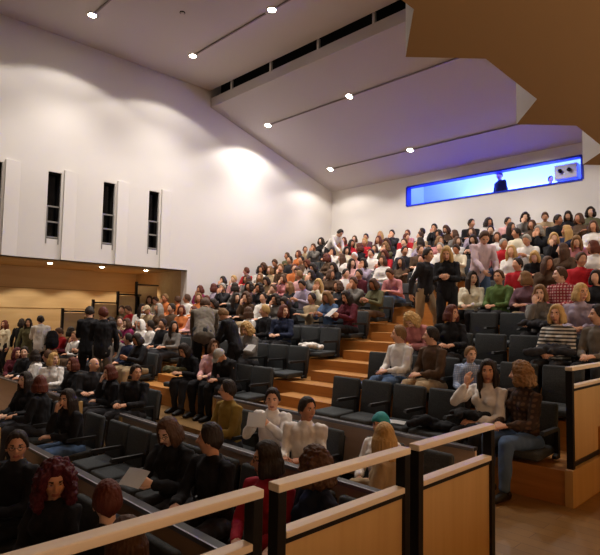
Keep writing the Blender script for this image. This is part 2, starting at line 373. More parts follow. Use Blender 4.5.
def hair_mesh(style, hi):
    """in the head's own frame"""
    key = (style, hi)
    if key in HC: return HC[key]
    bm = bmesh.new(); q = bmesh.ops.create_icosphere(bm, subdivisions=5 if hi else 4, radius=1)
    th = {'short': .016, 'bob': .017, 'long': .016, 'curly': .034, 'ponytail': .014, 'bald': .004, 'cap': .016, 'hood': .024, 'beanie': .022, 'bigcurly': .07}[style]
    full = style in ('cap', 'hood', 'beanie')
    rnd = random.Random(len(style)*7)
    for v in q['verts']:
        d = v.co.normalized(); a = abs(math.atan2(d.x, -d.y)); r = skull(d); z = d.z*r
        hl = .080 if a < .5 else .080-(a-.5)*.125 if a < 1.35 else -.02-(a-1.35)*.035
        if style in ('bob', 'long', 'curly', 'bigcurly', 'hood'):
            hl = .068 if a < .5 else .068-(a-.5)*.3 if a < 1.0 else -.09
        if style == 'hood': hl -= .0
        if style == 'beanie' or style == 'cap': hl = .045-(a*.028)
        if style == 'bald': hl = .2 if a < 1.4 else -.03
        t = sstep(hl-.006, hl+.022, z)
        if style == 'bald' and z > .045: t = 0
        k = th*t-.014*(1-t)
        if style in ('short', 'bob', 'long') : k += .008*t*sstep(.03, .1, z)
        if style in ('curly', 'bigcurly') and t > .5: k += th*.35*noise.noise(d*6)
        v.co = d*(r+k)
    fr = 26
    if style in ('bob', 'long', 'curly', 'bigcurly', 'hood'):
        zl = {'bob': -.10, 'long': -.26, 'curly': -.11, 'bigcurly': -.19, 'hood': -.13}[style]
        for i in range(17):
            a = R(62+i*236/16); dx, dy = math.sin(a), -math.cos(a); j = rnd.uniform(-.01, .01)
            rr = 1.0+(.16 if 'curly' in style else 0)+(.25 if style == 'bigcurly' else 0)
            pts = [V((dx*.058, dy*.07, .05)), V((dx*.082*rr, dy*.098*rr, -.01)), V((dx*.086*rr, dy*.098*rr, -.07)), V((dx*.084*rr, dy*.1*rr+.006, zl*.6-.03+j)), V((dx*.078*rr, dy*.095*rr+.008, zl+j))]
            if style == 'long' and (a < 1.6 or a > 4.7): pts[-1].y -= .04
            tube(bm, pts, [.022, .025+th*.15, .026+th*.2, .024+th*.2, .012], 8)
    if style == 'ponytail': tube(bm, [V((0, .10, .05)), V((0, .14, .03)), V((0, .15, -.06)), V((0, .135, -.14))], [.02, .028, .026, .012], 8)
    if style == 'cap': tube(bm, [V((0, -.07, .05)), V((0, -.12, .045)), V((0, -.16, .035))], [(.07, .008), (.068, .007), (.05, .005)], 12, ref=(1, 0, 0))
    if style == 'bald':
        bm.normal_update()
        me = bpy.data.meshes.new('hair'); bm.to_mesh(me); bm.free(); me.polygons.foreach_set('use_smooth', [True]*len(me.polygons))
    else:
        curly = 'curly' in style
        def dsp(c):
            if full: return .002*noise.noise(c*30)
            if curly: return .012*noise.noise(c*34)+.006*noise.noise(c*70)
            return .0045*noise.noise(V((c.x*75, c.y*75, c.z*9)))+.003*noise.noise(V((c.x*140, c.y*140, c.z*14)))
        me = remesh(bm, .0065 if hi else .013, 2, dsp)
    me.materials.clear(); me.materials.append(None); HC[key] = me; return me
def collar_mesh():
    if 'c' in HC: return HC['c']
    bm = bmesh.new(); N = 14
    for s in (1, -1):
        tube(bm, [V((s*.066*math.sin(t), .066*math.cos(t)+.0, .005-.028*(t/2.7)**2)) for t in [2.75*i/8 for i in range(9)]], [(.007, .02)]*7+[(.007, .024), (.006, .018)], 8, ref=None)
    me = remesh(bm, .005, 1); me.materials.clear(); me.materials.append(None); HC['c'] = me; return me
def glasses_mesh():
    if 'g' in HC: return HC['g']
    bm = bmesh.new()
    for s in (1, -1):
        pts = [V((s*.031+.019*math.cos(t*math.pi/6), -.101+.004*abs(math.cos(t*math.pi/6)), .010+.014*math.sin(t*math.pi/6))) for t in range(13)]
        tube(bm, pts, [.0022]*13, 5, cap=False); tube(bm, [V((s*.05, -.098, .014)), V((s*.079, -.03, .012)), V((s*.08, .01, .008))], [.002]*3, 5)
    tube(bm, [V((-.012, -.106, .014)), V((.012, -.106, .014))], [.002]*2, 5)
    me = bpy.data.meshes.new('glasses'); bm.to_mesh(me); bm.free(); me.materials.append(BLACKM); HC['g'] = me; return me
TOPC = {'black': '#17161a', 'charcoal': '#2e2d31', 'white': '#e4ded8', 'brown': '#55402f', 'grey': '#76716c', 'tan': '#ab9474', 'red': '#b3202a', 'pink': '#dcaaa8',
 'olive': '#5d5a3f', 'cream': '#ddd3bb', 'orange': '#c8743f', 'mauve': '#6d4e58', 'lavender': '#a396a8', 'navy': '#1f2740', 'blue': '#51698c', 'rose': '#c07f80', 'maroon': '#571c28',
 'magenta': '#8a2656', 'green': '#5c7440', 'taupe': '#6c6358', 'mustard': '#8a6f2f', 'crimson': '#a82338'}
HAIRC = {'dark': '#2b201a', 'brown': '#503626', 'light': '#7d5c3a', 'blonde': '#b8935c', 'auburn': '#5a2a1c', 'grey': '#9a938a', 'white': '#e0dcd6', 'redcurl': '#4a141a', 'teal': '#2f8f94', 'tan': '#b09b7c'}
SKINC = ['#d9a587', '#cf9878', '#e0b296', '#c48c6c', '#b97f5f']
def topmat(c):
    if c == 'stripe': return mat('cloth_stripe', '#3a3734', .9, kind='stripe', hex2='#c9c2b8', scale=7)
    if c == 'plaid': return mat('cloth_plaid', '#8f3238', .9, kind='plaid', hex2='#c9a09a', scale=7)
    if c == 'darkplaid': return mat('cloth_darkplaid', '#3b2c24', .9, kind='plaid', hex2='#5d4636', scale=6)
    if c == 'check': return mat('cloth_check', '#8fa2c6', .9, kind='plaid', hex2='#ccd4e4', scale=12)
    return mat('cloth_'+c, TOPC[c], .88, kind='noise', hex2=TOPC[c], scale=30)
def hmat(c): return mat('hair_'+c, HAIRC[c], .6, kind='noise', hex2=HAIRC[c], scale=90, spec=.25)
def smat(i): return mat('skin_%d' % i, SKINC[i], .55, kind='noise', hex2=SKINC[i], scale=40)
def setmat(o, i, m_): s = o.material_slots[i]; s.link = 'OBJECT'; s.material = m_
def person(loc, yaw, pose, top, hairc, style, label, group, hi=False, build=None, trous='charcoal', inner=None, skin=0, gl=False, scale=1.0):
    if build is None: build = 1 if style in ('short', 'cap', 'bald') else 0
    body, tp, tr, shoes, HM, WR, EL = person_meshes(pose, hi, build)
    root = empty('person', loc, yaw); tag(root, label, 'person', group); root.scale = (scale,)*3
    b = link('body', body, root); setmat(b, 0, smat(skin))
    t = link('top_garment', tp, root); setmat(t, 0, topmat(top)); setmat(t, 1, topmat(inner) if inner else topmat(top))
    q = link('trousers', tr, root); setmat(q, 0, topmat(trous))
    if style != 'none':
        nm = {'cap': 'cap', 'hood': 'hood', 'beanie': 'beanie'}.get(style, 'hair')
        h = link(nm, hair_mesh(style, hi), root); h.matrix_local = HM; setmat(h, 0, hmat(hairc) if nm == 'hair' else hmat(hairc))
    if hi and top in ('white', 'plaid', 'darkplaid', 'check', 'taupe', 'brown', 'pinkshirt', 'olive', 'black') and build:
        P_ = POSES[pose]; Rm = Matrix.Rotation(P_.get('twist', 0), 4, 'Z')@Matrix.Rotation(P_.get('lean', 0), 4, 'X')
        c = link('collar', collar_mesh(), t); c.matrix_local = Matrix.Translation((0, 0, .93 if P_.get('st') else .51))@Rm@Matrix.Translation((0, 0, .49)); setmat(c, 0, topmat(top))
    if hi:
        for sm in shoes: s_ = link('shoe', sm, root); setmat(s_, 0, mat('shoe_leather', '#1b1715', .5))
    if gl: g = link('glasses', glasses_mesh(), root); g.matrix_local = HM
    return root
# ------------------------------------------------------------------ room shell
XL, XI, YB, XR, YF = -12.9, -15.8, 14.3, 3.2, -7.0
def S(name, dims, mt): return struct(name, dims, mt)
# floors: walkway, stalls terraces, raked tiers
S('floor', (-1.78, XR, YF, YB, -.3, 0), FLOORM)
S('floor', (XI, -1.78, YF, .8, -1.2, -.74), FLOORM)
S('floor', (XI, -1.78, .8, 2.02, -1.2, -.62), FLOORM)
S('floor', (XI, -1.78, 2.02, 3.28, -1.2, -.50), FLOORM)
S('floor', (XI, -1.78, 3.28, 4.6, -1.2, -.37), FLOORM)
S('floor', (XI, -1.78, 4.6, 5.31, -1.2, 0), FLOORM)
S('floor', (-2.36, -1.78, 3.55, 4.6, -.3, 0), FLOORM)
STEP, RISE, Y0 = .8, .31, 5.31
NROW = 11
for k in range(1, NROW+1):
    y0 = Y0+STEP*(k-1); y1 = YB if k == NROW else y0+STEP
    S('floor', (XI if y0 < 8.2 else XL, -1.8, y0, y1, -.3, RISE*k), TIER)
for k in range(0, 8):
    S('floor', (-6.28, -5.12, Y0+STEP*k-.4, Y0+STEP*k, RISE*k, RISE*k+RISE/2), TIER)
for k in range(0, 4):
    S('floor', (-9.78, -8.95, Y0+STEP*k-.4, Y0+STEP*k, RISE*k, RISE*k+RISE/2), TIER)
# left wall above the under-gallery recess, with the tall slots left open
slots = [3.38, 4.65, 5.98, 7.23]; hw = .15; SZ0, SZ1 = 3.35, 4.92
boxes = [(XL-.3, XL, YF, YB, SZ1, CZ+.4), (XL-.3, XL, YF, YB, 2.88, SZ0)]
prev = YF
for s in slots: boxes.append((XL-.3, XL, prev, s-hw, SZ0, SZ1)); prev = s+hw
boxes.append((XL-.3, XL, prev, YB, SZ0, SZ1)); boxes.append((XL-.3, XL, 8.33, YB, -.6, 2.88))
S('wall_left', boxes, WHITE)
bm = bmesh.new()
for s in slots:
    y = s+hw+.05; prism(bm, [(XL-.02, y), (XL+.07, y), (XL-.02, y+.42)], 2.88, SZ1+.08)
finish('trim_1', bm, WHITE)['kind'] = 'structure'
S('wall_left_recess', [(XI-.2, XI, YF, 8.33, -.9, 3.0), (XI, XL-.3, 8.33, 8.45, -.6, 2.9)], WOODW)
S('trim_2', [(XI+.001, XI+.012, YF, 8.33, z-.008, z+.008) for z in (1.75, 2.3)], mat('joint_line', '#8d6c3d', .7))
S('ceiling_recess', (XI-.2, XL-.02, YF, 8.45, 2.88, 3.0), WOODW)
for i, s in enumerate(slots):
    wn = struct('window_%d' % (i+1), (XL-.28, XL-.2, s-hw, s+hw, SZ0, SZ1), DARKG)
    fr = boxobj('window_frame', [(XL-.2, XL-.06, s-hw, s-hw+.018, SZ0, SZ1), (XL-.2, XL-.06, s+hw-.018, s+hw, SZ0, SZ1), (XL-.2, XL-.06, s-hw, s+hw, SZ1-.02, SZ1)], VOID, wn)
    rl = boxobj('guard_rail', [(XL-.04, XL-.01, s-hw, s+hw, z, z+.035) for z in (SZ0+.02, SZ0+.38, SZ0+.74)]+[(XL-.04, XL+.01, s+e*(hw-.012)-.012, s+e*(hw-.012)+.012, SZ0-.12, SZ0+.76) for e in (-1, 1)], GREYM, wn)
# ceilings
S('ceiling', (XI, XR, YF, 8.9, CZ, CZ+.3), CEIL)
bm = bmesh.new()
def slab(bm, y0, z0, y1, z1, x0, x1, t):
    v = [bm.verts.new(p) for p in ((x0, y0, z0), (x1, y0, z0), (x1, y1, z1), (x0, y1, z1), (x0, y0, z0+t), (x1, y0, z0+t), (x1, y1, z1+t), (x0, y1, z1+t))]
    for f in ((0, 1, 2, 3), (4, 5, 6, 7), (0, 1, 5, 4), (1, 2, 6, 5), (2, 3, 7, 6), (3, 0, 4, 7)): bm.faces.new([v[i] for i in f])
slab(bm, 8.95, lowz(8.95), YB, lowz(YB), XL, XR, .27)
finish('ceiling_rear', bm, CEILLOW)['kind'] = 'structure'
S('ceiling_slot', [(XL, XR, 9.3, 9.34, 7.7, CZ+.6)], VOID)  # sheet coloured dark behind the gap, paints in the shade of the void
S('trim_3', [(x-.03, x+.03, 8.96, 9.02, 7.95, CZ+.05) for x in (-11.95, -10.3, -8.6, -6.95, -5.2, -3.5, -1.8)], WHITE)
# back wall with the control booth opening
BX0, BX1, BZ0, BZ1 = -9.69, -4.5, 5.2, 5.8
S('wall_back', [(XL-.3, BX0, YB, YB+.2, -.6, 6.6), (BX1, XR, YB, YB+.2, -.6, 6.6), (BX0, BX1, YB, YB+.2, -.6, BZ0), (BX0, BX1, YB, YB+.2, BZ1, 6.6)], WHITE)
S('wall_right', (XR, XR+.2, YF, YB, -.6, CZ+.4), WOODW)
S('wall_front', (XI-.2, XR+.2, YF-.2, YF, -1.2, CZ+.4), mat('dark_stage_drape', '#2b211c', .95))
BOOTH = mat('booth_wall', '#b9c6e8', .8)
S('wall_booth', [(BX0-.2, BX1+.2, YB+1.3, YB+1.4, 4.2, 6.6), (BX0-.3, BX0-.2, YB+.2, YB+1.4, 4.2, 6.6), (BX1+.2, BX1+.3, YB+.2, YB+1.4, 4.2, 6.6), (BX0-.3, BX1+.3, YB+.2, YB+1.4, 4.1, 4.2), (BX0-.3, BX1+.3, YB+.2, YB+1.4, 6.6, 6.7)], BOOTH)
S('window_5', [(BX0, BX1, YB-.015, YB+.2, BZ0-.03, BZ0+.02), (BX0, BX1, YB-.015, YB+.2, BZ1-.02, BZ1+.03), (BX0-.03, BX0+.03, YB-.015, YB+.2, BZ0, BZ1), (BX1-.03, BX1+.03, YB-.015, YB+.2, BZ0, BZ1)], mat('blue_window_frame', '#1d33c8', .4))
def area(loc, rot, sx, sy, p, col):
    l = bpy.data.lights.new('area_light', 'AREA'); l.shape = 'RECTANGLE'; l.size = sx; l.size_y = sy; l.energy = p; l.color = col
    o = bpy.data.objects.new('area_light', l); COL.objects.link(o); o.location = loc; o.rotation_euler = rot; return o
area((-7.1, YB+.75, 6.5), (0, 0, 0), 4.6, .5, 46, (.24, .38, 1))
area((-6.6, YB+.9, 4.95), (R(128), 0, 0), 3.4, .3, 520, (.05, .08, 1))
# gallery overhead with its saw-toothed edge, brown underneath and white sides
pts = [(XR, YB), (XR, YF), (-1.72, YF)]
y = -4.6
while y < 12:
    pts += [(-1.72, y+.0), (-2.09, y+.46), (-1.70, y+.86)]; y += 1.8
pts = [p for p in pts if p[1] <= YB]
pts += [(-1.72, YB)]
bm = bmesh.new(); prism(bm, pts[::-1], 3.5, 4.6, mi_side=0, mi_bot=1, mi_top=0)
finish('ceiling_gallery', bm, [WHITE, BROWN])['kind'] = 'structure'
# lamps and tracks
def lamp(x, y, z, tilt=0, dim=False, rec=False, lab=''):
    root = empty('ceiling_spotlight', (x, y, z)); tag(root, lab, 'spotlight', 'recessed ceiling spotlights'); root.rotation_euler = (tilt, 0, 0)
    bm = bmesh.new(); tube(bm, [V((0, 0, -.015)), V((0, 0, .05))], [.11 if not rec else .06]*2, 20, cap=False); hs = finish('housing', bm, GREYM if not rec else VOID, root)
    bm = bmesh.new(); tube(bm, [V((0, 0, -.022)), V((0, 0, -.012))], [.085 if not rec else .045]*2, 20, cap=False); finish('lens', bm, CEIL if dim else LENS, hs)
ML = ['bright spotlight in the upper ceiling, nearest the left frame edge', 'bright spotlight in upper ceiling above the second pool of wall light', 'bright spotlight in upper ceiling near the dark vent slot']
for i, (x, y) in enumerate(MAIN):
    lamp(x, y, CZ, lab=ML[i] if i < 3 else 'upper ceiling spotlight out of the photo, lamp %s' % ['four', 'five', 'six', 'seven', 'eight'][i-3])
LL = ['bright spotlight on front track of sloped rear ceiling, nearer the wall', 'bright spotlight on front track of sloped rear ceiling, further from wall', None, 'bright spotlight on rear track of sloped ceiling, nearer the corner', 'bright spotlight on rear track of sloped ceiling, above the blue window']
for i, (x, y) in enumerate(LOW):
    if i < 5 and LL[i]: lamp(x, y, lowz(y), -math.atan(.296), lab=LL[i])
lamp(-9.9, 6.06, CZ, dim=True, rec=True, lab='small unlit recessed lamp in the upper ceiling between two bright ones')
for (x0, x1, y, z, a, lab) in ((-8.3, -1.9, 7.32, CZ, 0, 'thin dark lighting track across the upper ceiling, nearer the vent slot'), (-11.3, -8.6, 7.32, CZ, 0, 'short lighting track between two upper ceiling spotlights'), (-11.3, -2, 4.74, CZ, 0, 'thin lighting track running out of the upper picture edge'),
    (-11.8, -2, 10.32, lowz(10.32), 1, 'front lighting track on the sloped rear ceiling'), (-11.7, -2, 13.0, lowz(13), 1, 'rear lighting track on the sloped ceiling before blue window')):
    t = boxobj('lighting_track', [(x0, x1, y-.018, y+.018, z-.03, z-.006)], mat('track_grey', '#8a7f7a', .6)); tag(t, lab, 'lighting track', 'ceiling lighting tracks')
for i, y in enumerate((5.05, 6.4, 7.7)):
    r = empty('downlight', (-14.05, y, 2.88)); tag(r, ['small warm downlight under the left gallery, nearest the frame edge', 'small warm downlight under the left gallery, middle of the three', 'small warm downlight under left gallery, nearest the seats'][i], 'downlight', 'downlights in the under-gallery soffit')
    bm = bmesh.new(); tube(bm, [V((0, 0, -.012)), V((0, 0, .01))], [.05, .05], 16, cap=False); finish('lens', bm, LENS, r)
for y in (1.1, 2.4, 3.75, 5.05, 6.4, 7.7): spot(-14.9, y, 2.84, 32, ang=120, blend=.25, col=(1, .86, .68))
for y in (-1.5, 2.0, 5.5, 9.0):
    area((2.6, y, 2.0), (R(180), R(-22), 0), .9, .3, 70, (1, .84, .66))  # added uplights without fixtures, out of view, brighten gallery underside, rails and floor
# ------------------------------------------------------------------ railings
def rail_panel(x, y0, y1, zb, ht, lab, grp='wood and black metal guard rail panels', low=.2):
    root = empty('railing_panel', (x, (y0+y1)/2, zb)); tag(root, lab, 'railing', grp); h = (y1-y0)/2
    boxobj('top_rail', (-.034, .034, -h, h, ht-.035, ht+.0), RAIL, root, .006)
    for s in (-1, 1): boxobj('post', (-.03, .03, s*h-(.05 if s > 0 else 0), s*h+(.05 if s < 0 else 0), 0, ht-.035), BLACKM, root, .004)
    boxobj('lower_rail', (-.032, .032, -h+.05, h-.05, ht-low-.03, ht-low), RAIL, root, .005)
    ip = boxobj('infill_panel', (-.012, .012, -h+.05, h-.05, .08, ht-low-.055), PANEL, root)
    boxobj('bottom_channel', (-.025, .025, -h+.05, h-.05, .04, .08), BLACKM, ip); boxobj('black_strip', (-.022, .022, -h+.05, h-.05, ht-low-.055, ht-low-.035), BLACKM, ip)
rail_panel(-1.7, -.9, 1.47, 0, 1.0, 'long pale wood railing rising from the lower left corner, nearest the camera')
rail_panel(-1.7, 1.55, 2.51, 0, 1.0, 'middle railing panel with wooden infill in front of blonde person')
rail_panel(-1.7, 2.59, 3.5, 0, 1.0, 'railing panel with wooden infill beside open parquet floor')
rail_panel(-1.83, 5.34, 6.9, .31, .95, 'raised railing on wooden plinth at the right frame edge', low=.17)
rail_panel(-1.83, 6.98, 8.5, .93, .95, 'second raised railing panel further up the tiers', low=.17)
b = boxobj('plinth', (-1.86, -1.79, 5.29, 7.0, -.001, .33), PANEL); tag(b, 'wooden plinth below the raised railing, beside the seated person in plaid', 'plinth')
# stepped balustrade by the recess wall
for i, (y, z) in enumerate(((5.9, 1.7), (6.7, 1.95), (7.4, 2.2), (7.95, 2.5))):
    r = empty('stepped_balustrade', (-14.35, y, 0)); tag(r, 'wood balustrade segment by the under-gallery wall, %s of four steps' % ['lowest', 'second lowest', 'second highest', 'highest'][i], 'balustrade', 'stepped balustrade by the wall')
    boxobj('panel', (-.02, .02, -.37, .30, .3, z-.06), WOODW, r); boxobj('post', (-.03, .04, -.4, -.34, .3, z+.06), BLACKM, r); boxobj('top_bar', (-.03, .04, -.34, .33, z-.04, z), BLACKM, r)
# ------------------------------------------------------------------ desk ledges in front of the stalls rows
def ledge(x0, x1, y, z, fl, lab, ends=()):
    root = empty('desk_ledge', ((x0+x1)/2, y, fl)); tag(root, lab, 'desk ledge', 'long desk ledges between stalls rows'); h = (x1-x0)/2; t = z-fl
    boxobj('front_panel', (-h, h, .0, .03, .02, t-.03), LEDGEP, root)
    dt = boxobj('desk_top', (-h, h, -.02, .05, t-.03, t), LEDGET, root, .004); boxobj('metal_edge', (-h, h, -.035, -.02, t-.028, t+.002), EDGE, dt)
    for s in ends: boxobj('end_panel', (s*h-.02, s*h+.02, -.03, .09, .0, t-.03), PANEL, root)
ledge(-6.3, -2.38, 4.6, .54, -.37, 'desk ledge before front raked seats, behind person holding white paper', (-1,))
ledge(-14.3, -10.2, 4.6, .50, -.37, 'desk ledge before the standing people near the wood-clad wall', (1,))
ledge(-6.45, -1.82, 3.28, .42, -.50, 'desk ledge behind the couple reading a leaflet', (-1,))
ledge(-13.6, -7.85, 3.28, .42, -.50, 'desk ledge below blonde and bald persons, ending in wooden edge', (1,))
ledge(-6.2, -1.82, 2.02, .31, -.62, 'desk ledge behind person with dark red curls', (-1,))
ledge(-12.5, -7.2, 2.02, .31, -.62, 'desk ledge at left frame edge behind glasses wearer', (1,))
ledge(-6.2, -1.82, .85, .20, -.74, 'lowest desk ledge, below the nearest railing', ())
# ------------------------------------------------------------------ seats
bm = bmesh.new(); N1 = 9
def cushion(bm, cx, cy, cz, w, d, h, b, tilt=0):
    t = bmesh.new(); bx(t, -w/2, w/2, -d/2, d/2, -h/2, h/2); bmesh.ops.bevel(t, geom=t.edges[:], offset=b, segments=3, affect='EDGES', profile=.5)
    bmesh.ops.transform(t, matrix=Matrix.Translation((cx, cy, cz))@Matrix.Rotation(tilt, 4, 'X'), verts=t.verts[:])
    me = bpy.data.meshes.new('tmp'); t.to_mesh(me); t.free(); bm.from_mesh(me); bpy.data.meshes.remove(me)
cushion(bm, 0, .22, .64, .455, .075, .44, .03, -.12); fo = finish('backrest', bm, SEATF, smooth=True); BACK = fo.data; bpy.data.objects.remove(fo)
bm = bmesh.new(); cushion(bm, 0, .275, .60, .40, .03, .40, .012, -.12); fo = finish('back_shell', bm, SEATB); SHELL = fo.data; bpy.data.objects.remove(fo)
bm = bmesh.new(); cushion(bm, 0, -.03, .40, .44, .43, .085, .03, .04); fo = finish('seat_pan', bm, SEATF, smooth=True); PAN = fo.data; bpy.data.objects.remove(fo)
bm = bmesh.new()
prof = [(-.24, .61), (-.22, .64), (.14, .64), (.17, .62), (.17, .34), (.06, .34), (.06, .37), (.12, .39), (.12, .605), (-.22, .60)]
va = [bm.verts.new((.228, y, z)) for y, z in prof]; vb = [bm.verts.new((.268, y, z)) for y, z in prof]
bm.faces.new(va); bm.faces.new(vb[::-1])
for i in range(len(prof)): bm.faces.new((va[i], vb[i], vb[(i+1) % len(prof)], va[(i+1) % len(prof)]))
fo = finish('armrest', bm, SEATB); ARM = fo.data; bpy.data.objects.remove(fo)
ORD = 'first second third fourth fifth sixth seventh eighth ninth tenth eleventh twelfth thirteenth fourteenth fifteenth sixteenth seventeenth eighteenth nineteenth twentieth twenty-first twenty-second twenty-third twenty-fourth twenty-fifth'.split()
def seat(x, y, z, lab, grp, arms=True):
    r = empty('auditorium_seat', (x, y, z)); tag(r, lab, 'seat', grp)
    b_ = link('backrest', BACK, r); link('seat_pan', PAN, r)
    if arms: link('back_shell', SHELL, b_); link('armrest', ARM, r)
    return r
# ------------------------------------------------------------------ the audience on the raked tiers
TABLE = """
darkplaid-light-curly white-dark-long . . . . _ _ _ . black-grey-cap pink-brown-bob black-dark-bob . _ _ black-dark-bob navy-dark-short grey-dark-short tan-brown-curly charcoal-brown-short black-brown-curly white-light-short maroon-dark-bob red-brown-short
. . check-light-short brown-dark-short white-light-short . _ _ _ . . grey-blonde-curly brown-blonde-short tan-dark-curly _ _ grey-dark-long black-dark-short white-dark-short white-white-hood magenta-brown-bob tan-brown-short brown-dark-curly lavender-light-short navy-light-curly
taupe-dark-short stripe-blonde-bob . . black-auburn-bob rose-blonde-curly _ _ _ . . navy-auburn-bob black-blonde-short white-brown-bob _ _ white-auburn-bob pink-auburn-short orange-auburn-bob brown-dark-short brown-grey-long tan-tan-cap white-dark-long red-brown-short olive-brown-short
white-dark-bob lavender-blonde-bob grey-light-bob . . pink-brown-short _ _ _ maroon-dark-long blue-light-long tan-dark-short black-dark-long grey-dark-curly white-dark-short brown-brown-curly black-dark-long brown-dark-bob grey-auburn-short orange-light-bob white-brown-short orange-brown-short orange-light-short cream-brown-short olive-brown-bob
. black-dark-bob plaid-brown-short mauve-light-bob green-brown-short cream-dark-long _ _ _ olive-brown-bob grey-brown-short charcoal-brown-curly cream-blonde-long lavender-dark-short black-light-long black-brown-short charcoal-dark-curly mauve-dark-curly grey-dark-bob charcoal-grey-short lavender-auburn-bob magenta-auburn-bob _ _ _
. charcoal-auburn-curly red-brown-short brown-brown-long red-dark-short tan-blonde-long _ _ _ rose-brown-short . maroon-dark-short white-dark-short brown-brown-bob grey-dark-bob pink-light-short rose-brown-bob tan-dark-bob tan-light-long grey-brown-curly pink-blonde-short black-dark-bob _ _ _
. . white-auburn-bob brown-brown-long black-blonde-bob white-blonde-long _ _ _ white-auburn-short brown-dark-long white-brown-bob lavender-dark-bob pink-dark-long black-dark-long charcoal-dark-bob olive-brown-bob orange-auburn-short brown-light-short tan-light-bob white-dark-bob red-auburn-short _ _ _
. . orange-light-curly rose-light-long black-blonde-bob white-grey-short red-grey-short pink-brown-long cream-dark-short white-grey-short brown-brown-short charcoal-dark-short red-auburn-bob white-dark-short pink-white-short white-brown-long brown-auburn-curly white-auburn-long brown-dark-short charcoal-dark-short brown-brown-short black-brown-curly _ _ _
. . grey-dark-bob white-brown-bob navy-blonde-long black-grey-bob cream-dark-short white-brown-bob black-dark-bob white-brown-bob rose-light-bob lavender-dark-bob white-brown-short olive-light-curly white-brown-bob black-auburn-curly cream-dark-curly white-dark-bob brown-brown-bob orange-brown-bob orange-auburn-bob olive-brown-short _ _ _
. . . . brown-brown-bob black-dark-short brown-brown-bob black-dark-long black-dark-short lavender-brown-bob grey-brown-bob black-dark-curly tan-brown-short red-auburn-short charcoal-brown-long white-auburn-long red-blonde-short red-dark-long tan-light-short black-dark-curly grey-brown-short tan-brown-short _ _ _
. . . white-brown-short olive-dark-curly black-dark-long tan-brown-short grey-dark-curly pink-dark-short white-dark-curly black-dark-short brown-brown-bob charcoal-dark-short white-dark-short rose-auburn-short charcoal-dark-short mauve-blonde-long mauve-dark-short tan-brown-bob red-auburn-long tan-blonde-short black-dark-curly _ _ _
""".strip().split('\n')
RN = ['front raked row']+[ORD[i]+' raked row' for i in range(1, 10)]+['top raked row']
def cols(k):
    r = [-2.3-.51*i for i in range(6)] if k < 2 else [-2.05-.5*i for i in range(6)]
    r += [-5.1, -5.6, -6.1] if k >= 7 else [None]*3
    return r+[-6.6-.5*j for j in range(13)]+([-13.1, -13.6, -14.1] if k < 4 else [None]*3)
random.seed(11)
FAR = ['lap', 'lapl', 'lapr', 'chin', 'cross', 'talkl', 'talkr', 'read', 'face', 'lap', 'knees']
DESC = {'lap': '', 'lapl': '', 'lapr': '', 'chin': '', 'cross': '', 'talkl': '', 'talkr': '', 'read': '', 'face': '', 'knees': ''}
SPECIAL = {  # (row, seat): pose, yaw, hi-res, label, extras
 (0, 0): ('lapr', -.25, 'person in dark plaid shirt and jeans with tousled light brown hair, seated beside wooden plinth', dict(trous='blue', inner='black')),
 (0, 1): ('wave', -.1, 'person in white blouse with long dark hair, hand raised beside face, next to plaid shirt', dict(trous='black', build=0)),
 (0, 10): ('down', .2, 'person in black T-shirt and grey cap looking down, beside an empty seat', dict(trous='black', inner='charcoal')),
 (0, 11): ('lapl', .3, 'person in pale pink top with brown bob, seated in front raked row', dict(trous='black')),
 (0, 12): ('knees', .2, 'person in black coat leaning forward, in front raked row next to pink top', dict()),
 (1, 2): ('lapl', .1, 'small child in light blue checked shirt, seated behind person in white blouse', dict(scale=.82)),
 (1, 3): ('lapr', -.1, 'person in brown jacket with dark hair, seated between white-shirted adult and checked-shirt child', dict(trous='tan')),
 (1, 4): ('lapr', -.1, 'person in white shirt with short light brown hair, beside empty seat at the stepped aisle', dict(trous='blue', skin=0)),
 (2, 0): ('lapr', -.1, 'person in taupe jacket with short dark hair, at the right frame edge above raised railing', dict(inner='black')),
 (2, 1): ('lap', .0, 'person in dark and pale striped top with short blonde hair, next to railing end', dict()),
 (2, 4): ('talkl', .2, 'person in black top with auburn bob, behind person in brown jacket', dict()),
 (2, 5): ('down', .1, 'person with curly blonde hair and rose top at the stepped aisle, behind white-shirted adult', dict()),
 (3, 1): ('lapl', .1, 'person in lavender top with blonde bob, hands in lap, behind two empty seats', dict()),
 (3, 2): ('chin', .1, 'person in grey cardigan over black with light brown bob, hand at mouth', dict(inner='black')),
 (3, 9): ('read', -.1, 'person in maroon top holding white programme, at left side of stepped aisle', dict(trous='black')),
 (4, 2): ('lapr', .0, 'person in red plaid shirt with brown hair looking sideways, fifth raked row', dict()),
 (4, 4): ('lap', .0, 'person in olive green sweater with short brown hair, fifth raked row', dict()),
 (4, 5): ('lapl', .1, 'person in cream top with long dark hair, fifth raked row by the stepped aisle', dict()),
 (1, 11): ('read', .1, 'person in pale grey coat with curly blonde hair, reading in second raked row', dict()),
 (2, 11): ('talkl', .2, 'person in navy top with auburn bob turned away, third raked row', dict()),
 (2, 12): ('lapr', .1, 'person in black top with short blonde hair, third raked row beside navy top', dict()),
}
def pdesc(top, hair, style):
    t = {'stripe': 'striped top', 'plaid': 'plaid shirt'}.get(top, top+' top'); hn = {'light': 'light brown', 'tan': 'tan'}.get(hair, hair)
    h = {'short': 'short %s hair', 'bob': '%s bob', 'long': 'long %s hair', 'curly': 'curly %s hair', 'cap': '%s cap', 'hood': '%s headscarf'}[style] % hn
    return 'person in %s, %s' % (t, h)
NOSEAT = {(3, 5)}
DROP = {(1, 12), (1, 13), (5, 5), (3, 5), (8, 19), (8, 18), (1, 13)}
GAPS = {(k, c) for k in range(3) for c in (14, 15)}
